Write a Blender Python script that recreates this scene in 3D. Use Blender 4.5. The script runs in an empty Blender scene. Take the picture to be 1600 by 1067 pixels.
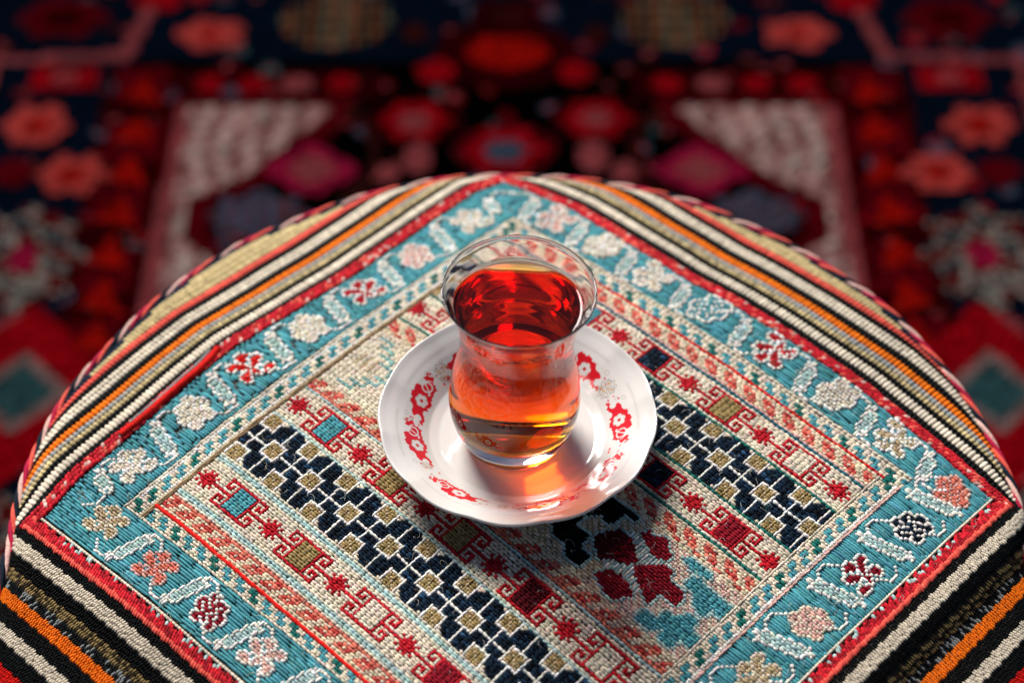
import bpy, math
import numpy as np
rng = np.random.default_rng(7)
C = bpy.context.scene.collection
scene = bpy.context.scene

# ------------------------------------------------------------------ camera, sky, sun
PITCH = math.radians(47.7)
CAM = np.array([-0.00214, -0.54133, 0.64313])
cam_data = bpy.data.cameras.new("camera")
cam = bpy.data.objects.new("camera", cam_data)
C.objects.link(cam)
cam.location = CAM
cam.rotation_euler = (math.pi / 2 - PITCH, 0, 0)
cam_data.sensor_width = 36
cam_data.lens = 70.76
cam_data.clip_start = 0.02
cam_data.clip_end = 60
cam_data.dof.use_dof = True
cam_data.dof.focus_distance = 0.780
cam_data.dof.aperture_fstop = 4.9
scene.camera = cam

SUN_EL, SUN_AZ = math.radians(40), math.radians(-24)     # light comes from behind the table, a little to the left
world = bpy.data.worlds.new("World")
scene.world = world
world.use_nodes = True
wn = world.node_tree
sky = wn.nodes.new("ShaderNodeTexSky")
sky.sky_type = 'NISHITA'
sky.sun_disc = False
sky.sun_elevation = SUN_EL
sky.sun_rotation = SUN_AZ
sky.air_density = 0.65
sky.dust_density = 0.6
sky.ozone_density = 0.5
bg = wn.nodes["Background"]
bg.inputs["Strength"].default_value = 0.05
wn.links.new(sky.outputs[0], bg.inputs[0])
sun_d = bpy.data.lights.new("sun", 'SUN')
sun_d.energy = 5.0
sun_d.angle = math.radians(26)
sun_d.color = (1.0, 0.95, 0.90)
sun = bpy.data.objects.new("sun", sun_d)
C.objects.link(sun)
# direction towards the sun: azimuth measured from +y towards +x
sd = np.array([math.sin(SUN_AZ) * math.cos(SUN_EL), math.cos(SUN_AZ) * math.cos(SUN_EL), math.sin(SUN_EL)])
from mathutils import Vector
sun.rotation_euler = Vector(sd).to_track_quat('Z', 'Y').to_euler()
sun.location = (0, 1, 2)
scene.view_settings.view_transform = 'Standard'
scene.view_settings.look = 'None'
scene.view_settings.exposure = 0.36
scene.view_settings.gamma = 1
scene.cycles.max_bounces = 14
scene.cycles.transmission_bounces = 14
scene.cycles.transparent_max_bounces = 8
scene.cycles.diffuse_bounces = 3
scene.cycles.glossy_bounces = 5
scene.cycles.sample_clamp_indirect = 20
scene.cycles.blur_glossy = 0.3
scene.cycles.caustics_refractive = True
scene.cycles.caustics_reflective = True
scene.cycles.use_denoising = True

# ------------------------------------------------------------------ helpers
def tag(o, label=None, cat=None, kind=None, group=None):
    if label: o['label'] = label
    if cat: o['category'] = cat
    if kind: o['kind'] = kind
    if group: o['group'] = group
    return o

def thing(name, loc, label, cat):
    o = bpy.data.objects.new(name, None)
    C.objects.link(o)
    o.location = loc
    o.empty_display_size = 0.02
    return tag(o, label, cat)

def mesh_obj(name, verts, quads, mat, parent=None, col=None, fcol=None, smooth=True):
    me = bpy.data.meshes.new(name)
    verts = np.asarray(verts, dtype=np.float32)
    quads = np.asarray(quads, dtype=np.int32)
    k = quads.shape[1]
    me.vertices.add(len(verts))
    me.vertices.foreach_set("co", verts.ravel())
    me.loops.add(quads.size)
    me.loops.foreach_set("vertex_index", quads.ravel())
    me.polygons.add(len(quads))
    me.polygons.foreach_set("loop_start", np.arange(0, quads.size, k, dtype=np.int32))
    me.polygons.foreach_set("loop_total", np.full(len(quads), k, dtype=np.int32))
    me.polygons.foreach_set("use_smooth", np.full(len(quads), smooth, dtype=bool))
    me.update(calc_edges=True)
    if col is not None:
        a = me.color_attributes.new("Col", 'FLOAT_COLOR', 'POINT')
        c4 = np.ones((len(verts), 4), dtype=np.float32)
        c4[:, :3] = col
        a.data.foreach_set("color", c4.ravel())
    me.materials.append(mat)
    o = bpy.data.objects.new(name, me)
    C.objects.link(o)
    if parent is not None:
        o.parent = parent
        p = parent
        off = np.zeros(3)
        while p is not None:
            off += np.array(p.location)
            p = p.parent
        # verts are given in world space; shift to the parent's space
        co = verts - off.astype(np.float32)
        me.vertices.foreach_set("co", co.ravel())
        me.update()
    return o

def grid_quads(nu, nv, wrap_u=False):
    iu = np.arange(nu if wrap_u else nu - 1)
    iv = np.arange(nv - 1)
    U, V = np.meshgrid(iu, iv, indexing='ij')
    U2 = (U + 1) % nu
    return np.stack([U * nv + V, U2 * nv + V, U2 * nv + V + 1, U * nv + V + 1], -1).reshape(-1, 4)

def node_mat(name):
    m = bpy.data.materials.new(name)
    m.use_nodes = True
    nt = m.node_tree
    return m, nt, nt.nodes["Principled BSDF"]

# ------------------------------------------------------------------ materials
def thread_material(name, rough=0.78, sheen=0.25, scale=900.0, bump=0.5, spec=0.28, var=0.32):
    m, nt, b = node_mat(name)
    at = nt.nodes.new("ShaderNodeAttribute"); at.attribute_name = "Col"
    tc = nt.nodes.new("ShaderNodeTexCoord")
    nz = nt.nodes.new("ShaderNodeTexNoise"); nz.inputs["Scale"].default_value = scale
    nz.inputs["Detail"].default_value = 3
    nt.links.new(tc.outputs["Object"], nz.inputs["Vector"])
    big = nt.nodes.new("ShaderNodeTexNoise"); big.inputs["Scale"].default_value = 22; big.inputs["Detail"].default_value = 3
    nt.links.new(tc.outputs["Object"], big.inputs["Vector"])
    mr = nt.nodes.new("ShaderNodeMapRange")
    mr.inputs[1].default_value = 0.3; mr.inputs[2].default_value = 0.7
    mr.inputs[3].default_value = 1 - var; mr.inputs[4].default_value = 1 + var * 0.6
    nt.links.new(nz.outputs[0], mr.inputs[0])
    mr2 = nt.nodes.new("ShaderNodeMapRange")
    mr2.inputs[1].default_value = 0.3; mr2.inputs[2].default_value = 0.7
    mr2.inputs[3].default_value = 0.88; mr2.inputs[4].default_value = 1.08
    nt.links.new(big.outputs[0], mr2.inputs[0])
    mu = nt.nodes.new("ShaderNodeMath"); mu.operation = 'MULTIPLY'
    nt.links.new(mr.outputs[0], mu.inputs[0]); nt.links.new(mr2.outputs[0], mu.inputs[1])
    vm = nt.nodes.new("ShaderNodeVectorMath"); vm.operation = 'SCALE'
    nt.links.new(at.outputs["Color"], vm.inputs[0]); nt.links.new(mu.outputs[0], vm.inputs["Scale"])
    nt.links.new(vm.outputs[0], b.inputs["Base Color"])
    b.inputs["Roughness"].default_value = rough
    b.inputs["Specular IOR Level"].default_value = spec
    b.inputs["Sheen Weight"].default_value = sheen
    b.inputs["Sheen Roughness"].default_value = 0.5
    bp = nt.nodes.new("ShaderNodeBump"); bp.inputs["Strength"].default_value = bump
    bp.inputs["Distance"].default_value = 0.0003
    nt.links.new(nz.outputs[0], bp.inputs["Height"]); nt.links.new(bp.outputs[0], b.inputs["Normal"])
    return m

M_thread = thread_material("cotton_thread", sheen=0.0, spec=0.10)
M_kilim = thread_material("wool_weft", rough=0.75, sheen=0.0, var=0.25, spec=0.09)
M_pile = thread_material("wool_pile", rough=0.95, sheen=0.0, scale=260, bump=0.8, var=0.35, spec=0.0)

m, nt, b = node_mat("backing_cloth")
b.inputs["Base Color"].default_value = (0.035, 0.028, 0.022, 1)
b.inputs["Roughness"].default_value = 0.95
nz = nt.nodes.new("ShaderNodeTexNoise"); nz.inputs["Scale"].default_value = 700
rp = nt.nodes.new("ShaderNodeValToRGB")
rp.color_ramp.elements[0].color = (0.015, 0.012, 0.010, 1); rp.color_ramp.elements[1].color = (0.07, 0.055, 0.04, 1)  # dark browns put the shade of the stitch gaps into the cloth colour
nt.links.new(nz.outputs[0], rp.inputs[0]); nt.links.new(rp.outputs[0], b.inputs["Base Color"])
M_back = m

m, nt, b = node_mat("floor_boards")
nz = nt.nodes.new("ShaderNodeTexNoise"); nz.inputs["Scale"].default_value = 6; nz.inputs["Detail"].default_value = 6
tc = nt.nodes.new("ShaderNodeTexCoord"); mp = nt.nodes.new("ShaderNodeMapping"); mp.inputs["Scale"].default_value = (1, 9, 1)
nt.links.new(tc.outputs["Object"], mp.inputs[0]); nt.links.new(mp.outputs[0], nz.inputs["Vector"])
rp = nt.nodes.new("ShaderNodeValToRGB")
rp.color_ramp.elements[0].color = (0.03, 0.018, 0.01, 1); rp.color_ramp.elements[1].color = (0.10, 0.06, 0.035, 1)
nt.links.new(nz.outputs[0], rp.inputs[0]); nt.links.new(rp.outputs[0], b.inputs["Base Color"])
b.inputs["Roughness"].default_value = 0.6
M_floor = m

def glaze_material():
    m, nt, b = node_mat("glazed_porcelain")
    at = nt.nodes.new("ShaderNodeAttribute"); at.attribute_name = "Col"
    nt.links.new(at.outputs["Color"], b.inputs["Base Color"])
    b.inputs["Roughness"].default_value = 0.12
    b.inputs["Specular IOR Level"].default_value = 0.5
    b.inputs["Coat Weight"].default_value = 0.6
    b.inputs["Coat Roughness"].default_value = 0.05
    b.inputs["Subsurface Weight"].default_value = 0.0
    nz = nt.nodes.new("ShaderNodeTexNoise"); nz.inputs["Scale"].default_value = 60
    tc = nt.nodes.new("ShaderNodeTexCoord"); nt.links.new(tc.outputs["Object"], nz.inputs["Vector"])
    bp = nt.nodes.new("ShaderNodeBump"); bp.inputs["Strength"].default_value = 0.12; bp.inputs["Distance"].default_value = 0.001
    nt.links.new(nz.outputs[0], bp.inputs["Height"]); nt.links.new(bp.outputs[0], b.inputs["Normal"])
    return m
M_porcelain = glaze_material()

m, nt, b = node_mat("clear_glass")
b.inputs["Base Color"].default_value = (0.985, 0.985, 0.985, 1)
b.inputs["Roughness"].default_value = 0.0
b.inputs["IOR"].default_value = 1.5
b.inputs["Transmission Weight"].default_value = 1.0
M_glass = m
m, nt, b = node_mat("black_tea")
# one liquid, two kinds of boundary: against air on top (1.34) and against the glass wall (1.34 / 1.5)
nt.nodes.remove(b)
gb = nt.nodes.new("ShaderNodeBsdfGlass"); gb.inputs["Roughness"].default_value = 0.0
at = nt.nodes.new("ShaderNodeAttribute"); at.attribute_name = "ior"
nt.links.new(at.outputs["Fac"], gb.inputs["IOR"])
nt.links.new(gb.outputs[0], nt.nodes["Material Output"].inputs["Surface"])
va = nt.nodes.new("ShaderNodeVolumeAbsorption")
va.inputs["Color"].default_value = (0.988, 0.785, 0.0, 1)
va.inputs["Density"].default_value = 280
nt.links.new(va.outputs[0], nt.nodes["Material Output"].inputs["Volume"])
M_tea = m

# ------------------------------------------------------------------ the cushion surface
DC = np.array([0.001, -0.050]); H = 0.02; RD = 0.2
R0 = 0.1920; RHO = 0.019
A0 = math.atan(2 * H * R0 / RD ** 2)
def profile(rc):
    """cloth radius -> (r, z, slope angle)"""
    rc = np.asarray(rc, float)
    z0 = H * (1 - (R0 / RD) ** 2)
    ang = np.clip(A0 + (rc - R0) / RHO, A0, math.pi / 2)
    r_arc = R0 + RHO * (np.sin(ang) - math.sin(A0))
    z_arc = z0 - RHO * (math.cos(A0) - np.cos(ang))
    over = np.maximum(0, (rc - R0) - RHO * (math.pi / 2 - A0))
    z_arc = z_arc - over
    inside = rc < R0
    r = np.where(inside, rc, r_arc)
    z = np.where(inside, H * (1 - (rc / RD) ** 2), z_arc)
    a = np.where(inside, np.arctan(2 * H * rc / RD ** 2), ang)
    return r, z, a

T_ = np.array([-0.00658, 0.13969]); SA = np.array([0.19958, -0.18628]); TA = np.array([-0.18401, -0.19595])
NS = SA / np.linalg.norm(SA); NT = TA / np.linalg.norm(TA)
bt_x = [-.3, 0, .043, .193, .348, .463, .583, .669, .758, .796, .914, .98, 1.3]
bt_y = [0, -.004, -.015, -.010, -.009, -.015, -.030, -.028, -.020, -.018, -.014, -.001, 0]
bs_x = [-.3, 0, .012, .141, .291, .392, .483, .581, .731, .862, .97, 1.3]
bs_y = [0, -.004, -.011, -.027, -.019, -.018, -.024, -.025, -.028, -.015, -.002, 0]
w_x = [-1, 0, .16, .33, .41, .55, .605, .69, .79, .87, .90, 2]
w_y = [0, 0, .008, .009, .010, .020, .033, .033, .018, .010, .0, 0]

def fphi(x, y):
    """the cover is not quite round: it pulls out a little towards the corners of the square"""
    p = np.arctan2(y, x)
    return 1 - .014 + .006 * np.cos(4 * p) - .006 * np.cos(p) + .0020 * np.sin(11 * p + 1) + .0012 * np.sin(23 * p) + .055 * np.clip((-np.sin(p) - .06) / .32, 0, 1) ** 1.0

def noise2(x, y, f, seed=0):
    r = np.random.default_rng(seed)
    out = 0
    for k in range(5):
        a, b_, c_ = r.uniform(-f, f), r.uniform(-f, f), r.uniform(0, 6.28)
        out = out + np.sin(a * x + b_ * y + c_)
    return out / 5

def st_xy(s, t):
    s = np.asarray(s, float); t = np.asarray(t, float)
    g = np.clip((s - .15) / .6, 0, 1.1)
    t2 = t + np.interp(t, w_x, w_y) * g
    s2 = s + np.interp(t, bt_x, bt_y) * np.clip(1 - s / .085, 0, 1)
    t2 = t2 + np.interp(s, bs_x, bs_y) * np.clip(1 - t / .07, 0, 1)
    s2 = s2 + .0016 * noise2(s, t, 26, 1)
    t2 = t2 + .0016 * noise2(s, t, 26, 2)
    return T_ + s2[..., None] * SA + t2[..., None] * TA

def surf(s, t, lift=0.0):
    xy = st_xy(s, t)
    d = xy - DC
    rc = np.hypot(d[..., 0], d[..., 1]) + 1e-9
    fr = fphi(d[..., 0], d[..., 1])
    r, z, a = profile(rc / fr)
    r = r * fr
    u = d / rc[..., None]
    # soft hollows and folds of the cover
    z = z + .0007 * noise2(xy[..., 0], xy[..., 1], 60, 5) + .0004 * noise2(xy[..., 0], xy[..., 1], 140, 6)
    ex = s - 1.0
    fold = np.exp(-((ex - .045) / .028) ** 2) * .0045 - np.exp(-((ex - .085) / .022) ** 2) * .0035
    z = z + fold * np.clip((ex + .01) / .02, 0, 1) * np.clip((.9 - t) / .3, 0, 1)
    ey = t - 1.0
    fold2 = -np.exp(-((ey - .085) / .03) ** 2) * .0022 + np.exp(-((ey - .04) / .03) ** 2) * .0015
    z = z + fold2 * np.clip((ey + .01) / .02, 0, 1)
    n = np.stack([u[..., 0] * np.sin(a), u[..., 1] * np.sin(a), np.cos(a)], -1)
    P = np.stack([DC[0] + u[..., 0] * r, DC[1] + u[..., 1] * r, z], -1)
    return P + n * np.asarray(lift)[..., None] if np.ndim(lift) else P + n * lift, n

# ------------------------------------------------------------------ stitches
def stitch_mesh(name, s, t, ds, dt, hw, hl, hh, col, mat, parent, rings=4, lift=0.0, kind='stuff', label=None):
    """every stitch a small capsule of thread lying on the cushion; ds,dt = direction in cloth coordinates"""
    s = np.asarray(s, float); t = np.asarray(t, float); n = len(s)
    if n == 0: return None
    P, N = surf(s, t, lift)
    e = .002
    nd = np.hypot(ds, dt)
    Q, _ = surf(s + ds / nd * e, t + dt / nd * e, lift)
    D = Q - P
    D -= (D * N).sum(-1, keepdims=True) * N
    D /= np.linalg.norm(D, axis=-1, keepdims=True)
    W = np.cross(N, D)
    one = np.ones(n)
    hw, hl, hh = hw * one, hl * one, hh * one
    if rings == 4:
        rs = [(-1, .38), (-.55, 1), (.55, 1), (1, .38)]
    else:
        rs = [(-1, .30), (0, 1), (1, .30)]
    cs = [(-1.0, -.35), (-.62, .72), (.62, .72), (1.0, -.35)]
    V = np.zeros((n, len(rs), 4, 3), dtype=np.float32)
    for i, (l, k) in enumerate(rs):
        for j, (w, h) in enumerate(cs):
            V[:, i, j] = P + D * (l * hl)[:, None] + W * (w * hw * k)[:, None] + N * (h * hh * (.55 + .45 * k) - (1 - k) * hh * .35)[:, None]
    nr = len(rs)
    base = (np.arange(n) * nr * 4)[:, None, None]
    tq = np.array([[i * 4 + j, i * 4 + j + 1, (i + 1) * 4 + j + 1, (i + 1) * 4 + j] for i in range(nr - 1) for j in range(3)])
    Q = (base + tq[None]).reshape(-1, 4)
    colv = np.repeat(np.asarray(col, np.float32), nr * 4, axis=0)
    o = mesh_obj(name, V.reshape(-1, 3), Q, mat, parent, col=colv)
    if kind: o['kind'] = kind
    if label: o['label'] = label
    return o

def tube(name, pts, rad, mat, parent, col, sides=8, twist=None, colf=None):
    pts = np.asarray(pts, float); n = len(pts)
    tg = np.gradient(pts, axis=0); tg /= np.linalg.norm(tg, axis=1, keepdims=True)
    up = np.array([0, 0, 1.0])
    w = np.cross(tg, up); w /= np.linalg.norm(w, axis=1, keepdims=True) + 1e-9
    v = np.cross(w, tg)
    a = np.linspace(0, 2 * math.pi, sides, endpoint=False)
    rad = rad * np.ones(n)
    V = pts[:, None] + rad[:, None, None] * (np.cos(a)[None, :, None] * w[:, None] + np.sin(a)[None, :, None] * v[:, None])
    q = []
    I, J = np.meshgrid(np.arange(n - 1), np.arange(sides), indexing='ij')
    J2 = (J + 1) % sides
    q = np.stack([I * sides + J, I * sides + J2, (I + 1) * sides + J2, (I + 1) * sides + J], -1).reshape(-1, 4)
    c = np.repeat(np.asarray(colf if colf is not None else np.tile(col, (n, 1))), sides, axis=0)
    return mesh_obj(name, V.reshape(-1, 3), q, mat, parent, col=c)

# ------------------------------------------------------------------ thread colours (linear)
PAL = dict(
    teal=(.085, .33, .375), tealD=(.012, .135, .180), cream=(.73, .64, .50), white=(.84, .80, .72), tan=(.50, .38, .22),
    olive=(.33, .235, .095), oliveD=(.22, .15, .06), navy=(.003, .010, .021), black=(.0022, .0030, .0034),
    red=(.50, .012, .022), redB=(.72, .012, .008), darkred=(.26, .007, .018), maroon=(.09, .004, .008),
    salmon=(.72, .19, .13), salmonD=(.52, .05, .045), pale=(.42, .58, .55), green=(.012, .15, .125), sand=(.72, .60, .43),
    orange=(.80, .17, .006), grey=(.27, .29, .28), greyD=(.07, .075, .07), straw=(.56, .44, .22), coral=(.74, .10, .07),
    mint=(.22, .44, .42), blush=(.70, .42, .36), crim=(.42, .010, .05), brown=(.20, .13, .07))
NAMES = list(PAL); IDX = {k: i for i, k in enumerate(NAMES)}
PALA = np.array([PAL[k] for k in NAMES])

# ------------------------------------------------------------------ the embroidery chart
N = 212
COL = np.full((N, N), IDX['cream'])            # [row t, column s]
DIR = np.zeros((N, N), int)                    # 0: thread runs along s, 1: along t
GRP = np.zeros((N, N), int)
groups = {0: 'ground_stitches'}
def new_group(name):
    g = len(groups); groups[g] = name; return g
def put(r, c, k, g=None, d=None):
    if 0 <= r < N and 0 <= c < N:
        COL[r, c] = IDX[k]
        if g is not None: GRP[r, c] = g
        if d is not None: DIR[r, c] = d
def rect(r0, r1, c0, c1, k, g=None, d=None):    # inclusive
    r0 = max(r0, 0); c0 = max(c0, 0)
    COL[r0:r1 + 1, c0:c1 + 1] = IDX[k]
    if g is not None: GRP[r0:r1 + 1, c0:c1 + 1] = g
    if d is not None: DIR[r0:r1 + 1, c0:c1 + 1] = d
def bitmap(rows, r, c, cmap, g=None, tr=False, fr=False, fc=False):
    a = [list(x) for x in rows]
    wd = max(len(x) for x in a)
    a = [x + ['.'] * (wd - len(x)) for x in a]
    A = np.array(a)
    if fr: A = A[::-1]
    if fc: A = A[:, ::-1]
    if tr: A = A.T
    h, w = A.shape
    for i in range(h):
        for j in range(w):
            ch = A[i, j]
            if ch in cmap: put(r - h // 2 + i, c - w // 2 + j, cmap[ch], g)

L0, L1 = 26, 180                               # first and last column inside the small border
# bands, from the far corner down to the near corner
g_salm = [new_group('zigzag_band') for _ in range(4)]
g_hook = [new_group('hook_band') for _ in range(4)]
g_loz = [new_group('lozenge_band') for _ in range(2)]
g_ctr = new_group('stepped_band')
g_lines = new_group('dividing_lines')

ZIG = ["SSS.....", "SSSSS...", ".SS.SS..", "..SSSSS.", "....SSS."]
def zigzag(r0, h, grp, up):
    for i in range(h):
        for c in range(L0, L1 + 1):
            row = ZIG[i % 5] if not up else ZIG[4 - i % 5]
            ch = row[(c + i // 5) % 8]
            k = 'sand' if ch == '.' else ('salmon' if (c // 8 + i) % 3 else 'salmonD')
            put(r0 + i, c, k, grp)
zigzag(21, 5, g_salm[0], False); rect(20, 20, L0, L1, 'sand', g_salm[0]); rect(26, 26, L0, L1, 'blush', g_salm[0])
zigzag(80, 6, g_salm[1], False); rect(79, 79, L0, L1, 'sand', g_salm[1]); rect(86, 86, L0, L1, 'sand', g_salm[1])
zigzag(116, 5, g_salm[2], True); rect(115, 115, L0, L1, 'sand', g_salm[2]); rect(120, 120, L0, L1, 'salmon', g_salm[2])
zigzag(179, 4, g_salm[3], True); rect(178, 178, L0, L1, 'salmon', g_salm[3]); rect(183, 184, L0, L1, 'sand', g_salm[3])

def lines(rs):
    for r, k in rs: rect(r, r, L0, L1, k, g_lines)
lines([(27, 'tealD'), (41, 'green'), (63, 'green'), (64, 'cream'), (78, 'green'), (121, 'pale'), (135, 'pale'),
       (157, 'cream'), (158, 'pale'), (159, 'pale'), (160, 'cream'), (174, 'cream'), (175, 'pale'), (176, 'pale'), (177, 'cream')])

HOOK = [
 "..............................",
 ".......RRRRRRRRRRRRRRRRR......",
 ".......R...RSSSSSSSR...R......",
 ".......R.R.RSSSSSSSR.R.R......",
 ".......RRR.RSSSSSSSR.RRR......",
 "...........RSSSSSSSR..........",
 "RRRRRRRRRRRRSSSSSSSRRRRRRRRRRR",
 "...........RSSSSSSSR..........",
 ".......RRR.RSSSSSSSR.RRR......",
 ".......R.R.RSSSSSSSR.R.R......",
 ".......R...RSSSSSSSR...R......",
 ".......RRRRRRRRRRRRRRRRR......",
 ".............................."]
STAR = ["..R.R..", "R.RRR.R", ".RRRRR.", "RRRRRRR", ".RRRRR.", "R.RRR.R", "..R.R.."]
def hook_band(r0, first, cols, grp, redk):
    rect(r0, r0 + 12, L0, L1, 'cream', grp)
    c = first
    while c > L0: c -= 30
    k = (c - first) // 30
    while c < L1 + 30:
        sq = new_group('hook_motif')
        for i in range(13):
            for j in range(30):
                ch = HOOK[i][j]; cc = c - 15 + j
                if L0 <= cc <= L1 and ch != '.':
                    put(r0 + i, cc, redk(c) if ch == 'R' else cols.get(k, 'cream'), sq if (ch == 'R') else None)
                    if ch == 'R' and i in (2, 3, 4, 5, 7, 8, 9, 10): DIR[r0 + i, cc] = 1
        if L0 < c < L1:
            s2 = new_group('square_motif')
            rect(r0 + 2, r0 + 10, c - 3, c + 3, cols.get(k, 'cream'), s2)
        if L0 < c + 15 < L1:
            s3 = new_group('star_motif')
            for i in range(7):
                for j in range(7):
                    if STAR[i][j] == 'R' and L0 <= c + 12 + j <= L1: put(r0 + 3 + i, c + 12 + j, redk(c), s3)
        c += 30; k += 1
redf = lambda c: 'red'
hook_band(28, 100, {0: 'navy', 1: 'olive', 2: 'cream', -1: 'teal', -2: 'cream'}, g_hook[0], redf)
hook_band(65, 132, {0: 'navy', 1: 'darkred', -1: 'teal', -2: 'olive', -3: 'cream'}, g_hook[1], redf)
hook_band(122, 45, {0: 'teal', 1: 'olive', 2: 'olive', 3: 'maroon', 4: 'cream'}, g_hook[2], redf)
hook_band(161, 45, {0: 'teal', 1: 'olive', 2: 'cream', 3: 'darkred', 4: 'teal'}, g_hook[3], redf)

def lozenge_band(r0, first, grp):
    rect(r0, r0 + 20, L0, L1, 'navy', grp)
    rect(r0 + 10, r0 + 10, L0, L1, 'white', grp)
    c = first
    while c > L0 + 4: c -= 9
    odd = ((c - first) // 9) % 2
    while c < L1 + 4:
        for r in range(r0, r0 + 21):
            if L0 <= c <= L1: put(r, c, 'white', grp, 1)
        for rc in ([r0 + 2, r0 + 18] if not odd else [r0 + 10]):
            g = new_group('lozenge_motif')
            for i in range(-3, 4):
                for j in range(-3, 4):
                    if L0 <= c + j <= L1 and r0 <= rc + i <= r0 + 20:
                        inn = abs(i) <= 2 and abs(j) <= 2
                        put(rc + i, c + j, ('olive' if (i + j * 3) % 4 else 'tan') if inn else 'white', g, None if inn else (1 if abs(j) == 3 else 0))
            # the stepped cream cells beside the rows at the band's edges
            if not odd:
                e = 1 if rc < r0 + 10 else -1
                for (i, j) in ((-2 * e, 4), (-1 * e, 4), (-2 * e, 5), (-2 * e, -4)):
                    if L0 <= c + j <= L1 and r0 <= rc + i <= r0 + 20: put(rc + i, c + j, 'cream', g)
        c += 9; odd = 1 - odd
lozenge_band(42, 115, g_loz[0])
lozenge_band(136, 65, g_loz[1])

# centre band with its big stepped motifs
rect(87, 114, L0, L1, 'cream', g_ctr)
for c in range(112, L1 + 1):
    for r in range(87, 115):
        if (r * 7 + c * 3) % 5 < 2: COL[r, c] = IDX['blush' if c > 150 else 'tan']
def outline(mask, k, grp):
    m = np.zeros_like(mask)
    for dr, dc in ((0, 1), (1, 0), (0, -1), (-1, 0)):
        if True:
            m |= np.roll(np.roll(mask, dr, 0), dc, 1)
    m &= ~mask
    COL[m] = IDX[k]; GRP[m] = grp
def stepped(rects, k, ok, name='stepped_motif', split=None):
    g = new_group(name)
    mask = np.zeros((N, N), bool)
    for (r0, r1, c0, c1) in rects: mask[r0:r1 + 1, c0:c1 + 1] = True
    outline(mask, ok, g)
    COL[mask] = IDX[k]; GRP[mask] = g
    return g, mask
# left, pale part
rect(87, 114, L0, 112, 'cream', g_ctr)
for base, kk in ((32, 'mint'), (52, 'mint'), (72, 'mint'), (92, 'mint')):
    for off in range(4):
        r = 89 + off * 3
        rect(r, r, base + off * 3 - 4, base + off * 3 + 2, kk, None)
        rect(r, r + 3, base + off * 3 + 2, base + off * 3 + 2, kk, None, 1)
        r = 112 - off * 3
        rect(r, r, base + off * 3 - 1, base + off * 3 + 5, kk, None)
        rect(r - 3, r, base + off * 3 + 5, base + off * 3 + 5, kk, None, 1)
    for j in range(3): rect(98, 103, base - 2 + j * 3, base - 2 + j * 3, 'tan', None, 1)
def inpoly(px, py, poly):
    c = np.zeros(px.shape, bool); n = len(poly); j = n - 1
    for i in range(n):
        xi, yi = poly[i]; xj, yj = poly[j]
        if yi != yj:
            c ^= ((yi > py) != (yj > py)) & (px < (xj - xi) * (py - yi) / (yj - yi) + xi)
        j = i
    return c
RR_, CC_ = np.meshgrid(np.arange(N), np.arange(N), indexing='ij')
def poly_motif(polys, k, ok, name):
    g = new_group(name)
    mask = np.zeros((N, N), bool)
    for p in polys: mask |= inpoly(CC_ + .01, RR_ + .01, p)
    mask[:88] = False; mask[114:] = False
    outline(mask, ok, g)
    COL[mask] = IDX[k]; GRP[mask] = g; DIR[mask] = 0
    return g, mask
# dark stepped shapes beside the saucer
poly_motif([[(126, 90), (129, 86.5), (139, 86.5), (140, 89), (136, 89.5), (136, 93), (134, 95.5), (131, 95), (128, 98), (124, 96)]], 'black', 'pale', 'stepped_motif')
poly_motif([[(116, 99), (120, 96), (124, 99), (128, 99), (128, 103), (134, 103), (134, 107), (139, 108), (139, 112), (134, 113), (130, 110), (125, 110), (122, 106), (116, 106)]], 'black', 'pale', 'stepped_motif')
# the red bird-like motif: two halves of a body and two heads, with light ladders between them
lad = inpoly(CC_ + .01, RR_ + .01, [(141, 93), (146, 93), (150, 95.5), (157, 93), (157, 96), (153, 98), (146, 99)]) | inpoly(CC_ + .01, RR_ + .01, [(141, 106), (146, 102), (151, 101), (157, 106), (156, 109), (150, 105.5), (144, 108)])
g_bird, mB1 = poly_motif([[(138, 95), (143, 94.5), (147, 97.5), (151, 100), (149, 102), (144, 104), (141, 107), (138, 105), (134, 102), (136, 98)]], 'darkred', 'pale', 'bird_motif')
_, mB2 = poly_motif([[(149, 101), (153, 98), (156, 95), (160, 94), (160, 97), (167, 98), (168, 102), (162, 103), (162, 108), (154, 104.5)]], 'darkred', 'pale', 'bird_motif')
lad &= ~mB1 & ~mB2
COL[lad & (CC_ % 2 == 0)] = IDX['white']; COL[lad & (CC_ % 2 == 1)] = IDX['pale']; DIR[lad] = 1; GRP[lad] = g_bird
_, mU = poly_motif([[(143, 91.5), (145, 89), (147, 90), (149, 87.8), (152, 88), (153.5, 90), (156, 91), (156, 93.5), (152, 94.5), (147, 93.5)]], 'darkred', 'pale', 'bird_motif')
_, mD = poly_motif([[(143, 111), (146, 106.5), (149, 106), (152, 106.5), (157, 109), (155, 111), (153, 113.5), (148, 113)]], 'darkred', 'pale', 'bird_motif')
dk = mB1 & (CC_ < 143) | (mB1 & (CC_ < 147) & ((CC_ + RR_) % 3 == 0))
COL[dk] = IDX['maroon']  # shade over the bird's left half, put into the thread colour
# teal stepped shapes
poly_motif([[(161, 113.5), (162, 109.5), (166, 109.5), (166.5, 106), (170, 105), (172, 102), (176, 102), (176, 105), (181, 106), (181, 110), (176, 110), (176, 113.5), (170, 113.5), (171, 109.5), (167, 113.5)]], 'teal', 'pale', 'stepped_motif')
poly_motif([[(164, 95), (164.5, 90.5), (172, 92), (180, 91.5), (181, 97), (176, 96), (175, 100), (171, 98.5), (169, 96)]], 'teal', 'pale', 'stepped_motif')
poly_motif([[(158, 89.5), (160, 87), (168, 87), (169, 89.5), (165, 90.5)]], 'teal', 'pale', 'stepped_motif')

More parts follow.
